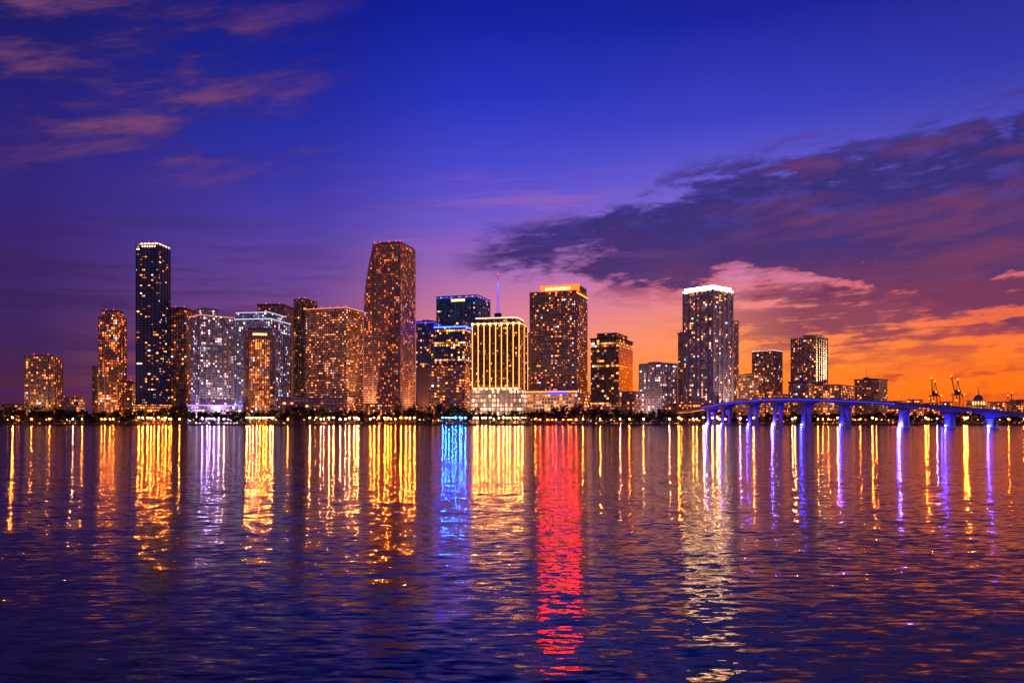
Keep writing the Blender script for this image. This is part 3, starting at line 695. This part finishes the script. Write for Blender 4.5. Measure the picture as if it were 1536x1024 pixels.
for i,p in enumerate(path):
    t=(path[min(i+1,len(path)-1)]-path[max(i-1,0)]); t.z=0; t.normalize(); n=Vector((t.y,-t.x,0))
    if n.y>0: n=-n
    dd=min(abs(arc[i]-arc[j]) for j in pi); dep=2.8+5.0*max(0,1-dd/22)**2
    sec.append((p-O,n,dep))
for (p,n,d),(p2,n2,d2_) in zip(sec,sec[1:]):
    def V(p,n,s,z): return p+n*s+Vector((0,0,z))
    prof_=[(-HW,0),(HW,0),(HW,-1.1),(HW-2.2,-1.3),(HW-2.6,None),(-HW+2.6,None),(-HW+2.2,-1.3),(-HW,-1.1)]
    for k in range(8):
        a=prof_[k]; c_=prof_[(k+1)%8]
        az_=-d if a[1] is None else a[1]; cz_=-d if c_[1] is None else c_[1]
        az2=-d2_ if a[1] is None else a[1]; cz2=-d2_ if c_[1] is None else c_[1]
        qd.face([V(p,n,a[0],az_),V(p,n,c_[0],cz_),V(p2,n2,c_[0],cz2),V(p2,n2,a[0],az2)],[(0,0)]*4, asph if k==0 else conc)
    for s0 in (HW,-HW+.3):
        for fa,fb in (((s0,0),(s0,1.0)),((s0,1.0),(s0-.3,1.0)),((s0-.3,1.0),(s0-.3,0))):
            qr.face([V(p,n,fa[0],fa[1]),V(p,n,fb[0],fb[1]),V(p2,n2,fb[0],fb[1]),V(p2,n2,fa[0],fa[1])],[(0,0)]*4,conc)
    ei=(p+O).x/(p+O).y*REF+768
    if 1060<ei<1345:
        ql.face([V(p,n,HW+.05,-1.0),V(p2,n2,HW+.05,-1.0),V(p2,n2,HW+.05,-.5),V(p,n,HW+.05,-.5)],[(0,0)]*4,M['blue'])
qd.build('deck',br); qr.build('parapets',br); ql.build('fascia_led_strip',br)
qp=MB(); qf=MB(); qL=MB()
for j,i in enumerate(pi):
    p,n,dep=sec[i]; t=Vector((n.y,-n.x,0)); zt=p.z-dep+.3
    base=Vector((p.x,p.y,0))
    for s0 in (-5,5):
        c0=base+n*s0
        lv=[(-2,2.5,1.6),(zt*.55,2.1,1.35),(zt*.8,2.5,1.5),(zt*.93,3.8,2.0),(zt,5.4,2.4)]
        for (za,wa,ta),(zb_,wb_,tb) in zip(lv,lv[1:]):
            A=[c0+t*(sx*wa)+n*(sy*ta)+Vector((0,0,za)) for sx,sy in ((-1,-1),(1,-1),(1,1),(-1,1))]
            B=[c0+t*(sx*wb_)+n*(sy*tb)+Vector((0,0,zb_)) for sx,sy in ((-1,-1),(1,-1),(1,1),(-1,1))]
            for k in range(4): qp.face([A[k],A[(k+1)%4],B[(k+1)%4],B[k]],[(0,0)]*4,conc)
    A=[base+t*(sx*4.6)+n*(sy*8.2)+Vector((0,0,-2)) for sx,sy in ((-1,-1),(1,-1),(1,1),(-1,1))]; B=[a+Vector((0,0,3.6)) for a in A]
    for k in range(4): qf.face([A[k],A[(k+1)%4],B[(k+1)%4],B[k]],[(0,0)]*4,conc)
    qf.face(B,[(0,0)]*4,conc)
    lp=base+n*8.6+Vector((0,0,2.2)); qL.ball(lp,.55,glow('pier_flood_%d'%j,(.06,.05,1) if j%3 else (.5,.32,1),600 if j%2==0 else 350),8,5)
    ld=bpy.data.lights.new('pier_floodlight','POINT'); ld.energy=15000; ld.color=(.008,.012,1) if j%3 else (.09,.05,1); ld.shadow_soft_size=.5
    lo_=bpy.data.objects.new('pier_floodlight',ld); scene.collection.objects.link(lo_); lo_.parent=br; lo_.location=lp+n*2.2+Vector((0,0,2.5))
    if j<8:
        ld=bpy.data.lights.new('soffit_floodlight','POINT'); ld.energy=11000; ld.color=(.004,.012,1); ld.shadow_soft_size=.5
        lo_=bpy.data.objects.new('soffit_floodlight',ld); scene.collection.objects.link(lo_); lo_.parent=br; lo_.location=base+t*8+Vector((0,0,zt*.6))
qp.build('piers',br); qf.build('pier_footings',br); qL.build('pier_flood_lamps',br)
q=MB(); bm_=glow('deck_lamp_bulb',(1,.26,.03),10)
for i in range(6,len(path),7):
    p,n,_=sec[i]; a=p+n*(-HW+.6); q.beam(a,a+Vector((0,0,6.5)),.12,M['metal']); q.beam(a+Vector((0,0,6.5)),a+n*1.8+Vector((0,0,7)),.08,M['metal']); q.ball(a+n*1.9+Vector((0,0,6.8)),.35,bm_,6,4)
q.build('deck_lamps',br)

# ------------------------------------------------------------------ camera
cd=bpy.data.cameras.new('camera'); cam=bpy.data.objects.new('camera',cd); scene.collection.objects.link(cam)
cd.lens=28.0; cd.sensor_width=36; cd.clip_end=30000; cd.clip_start=.5
cam.location=(0,0,EYE); cam.rotation_euler=(math.radians(90),0,0); cd.shift_y=(HOR-512)/1536.0
scene.camera=cam
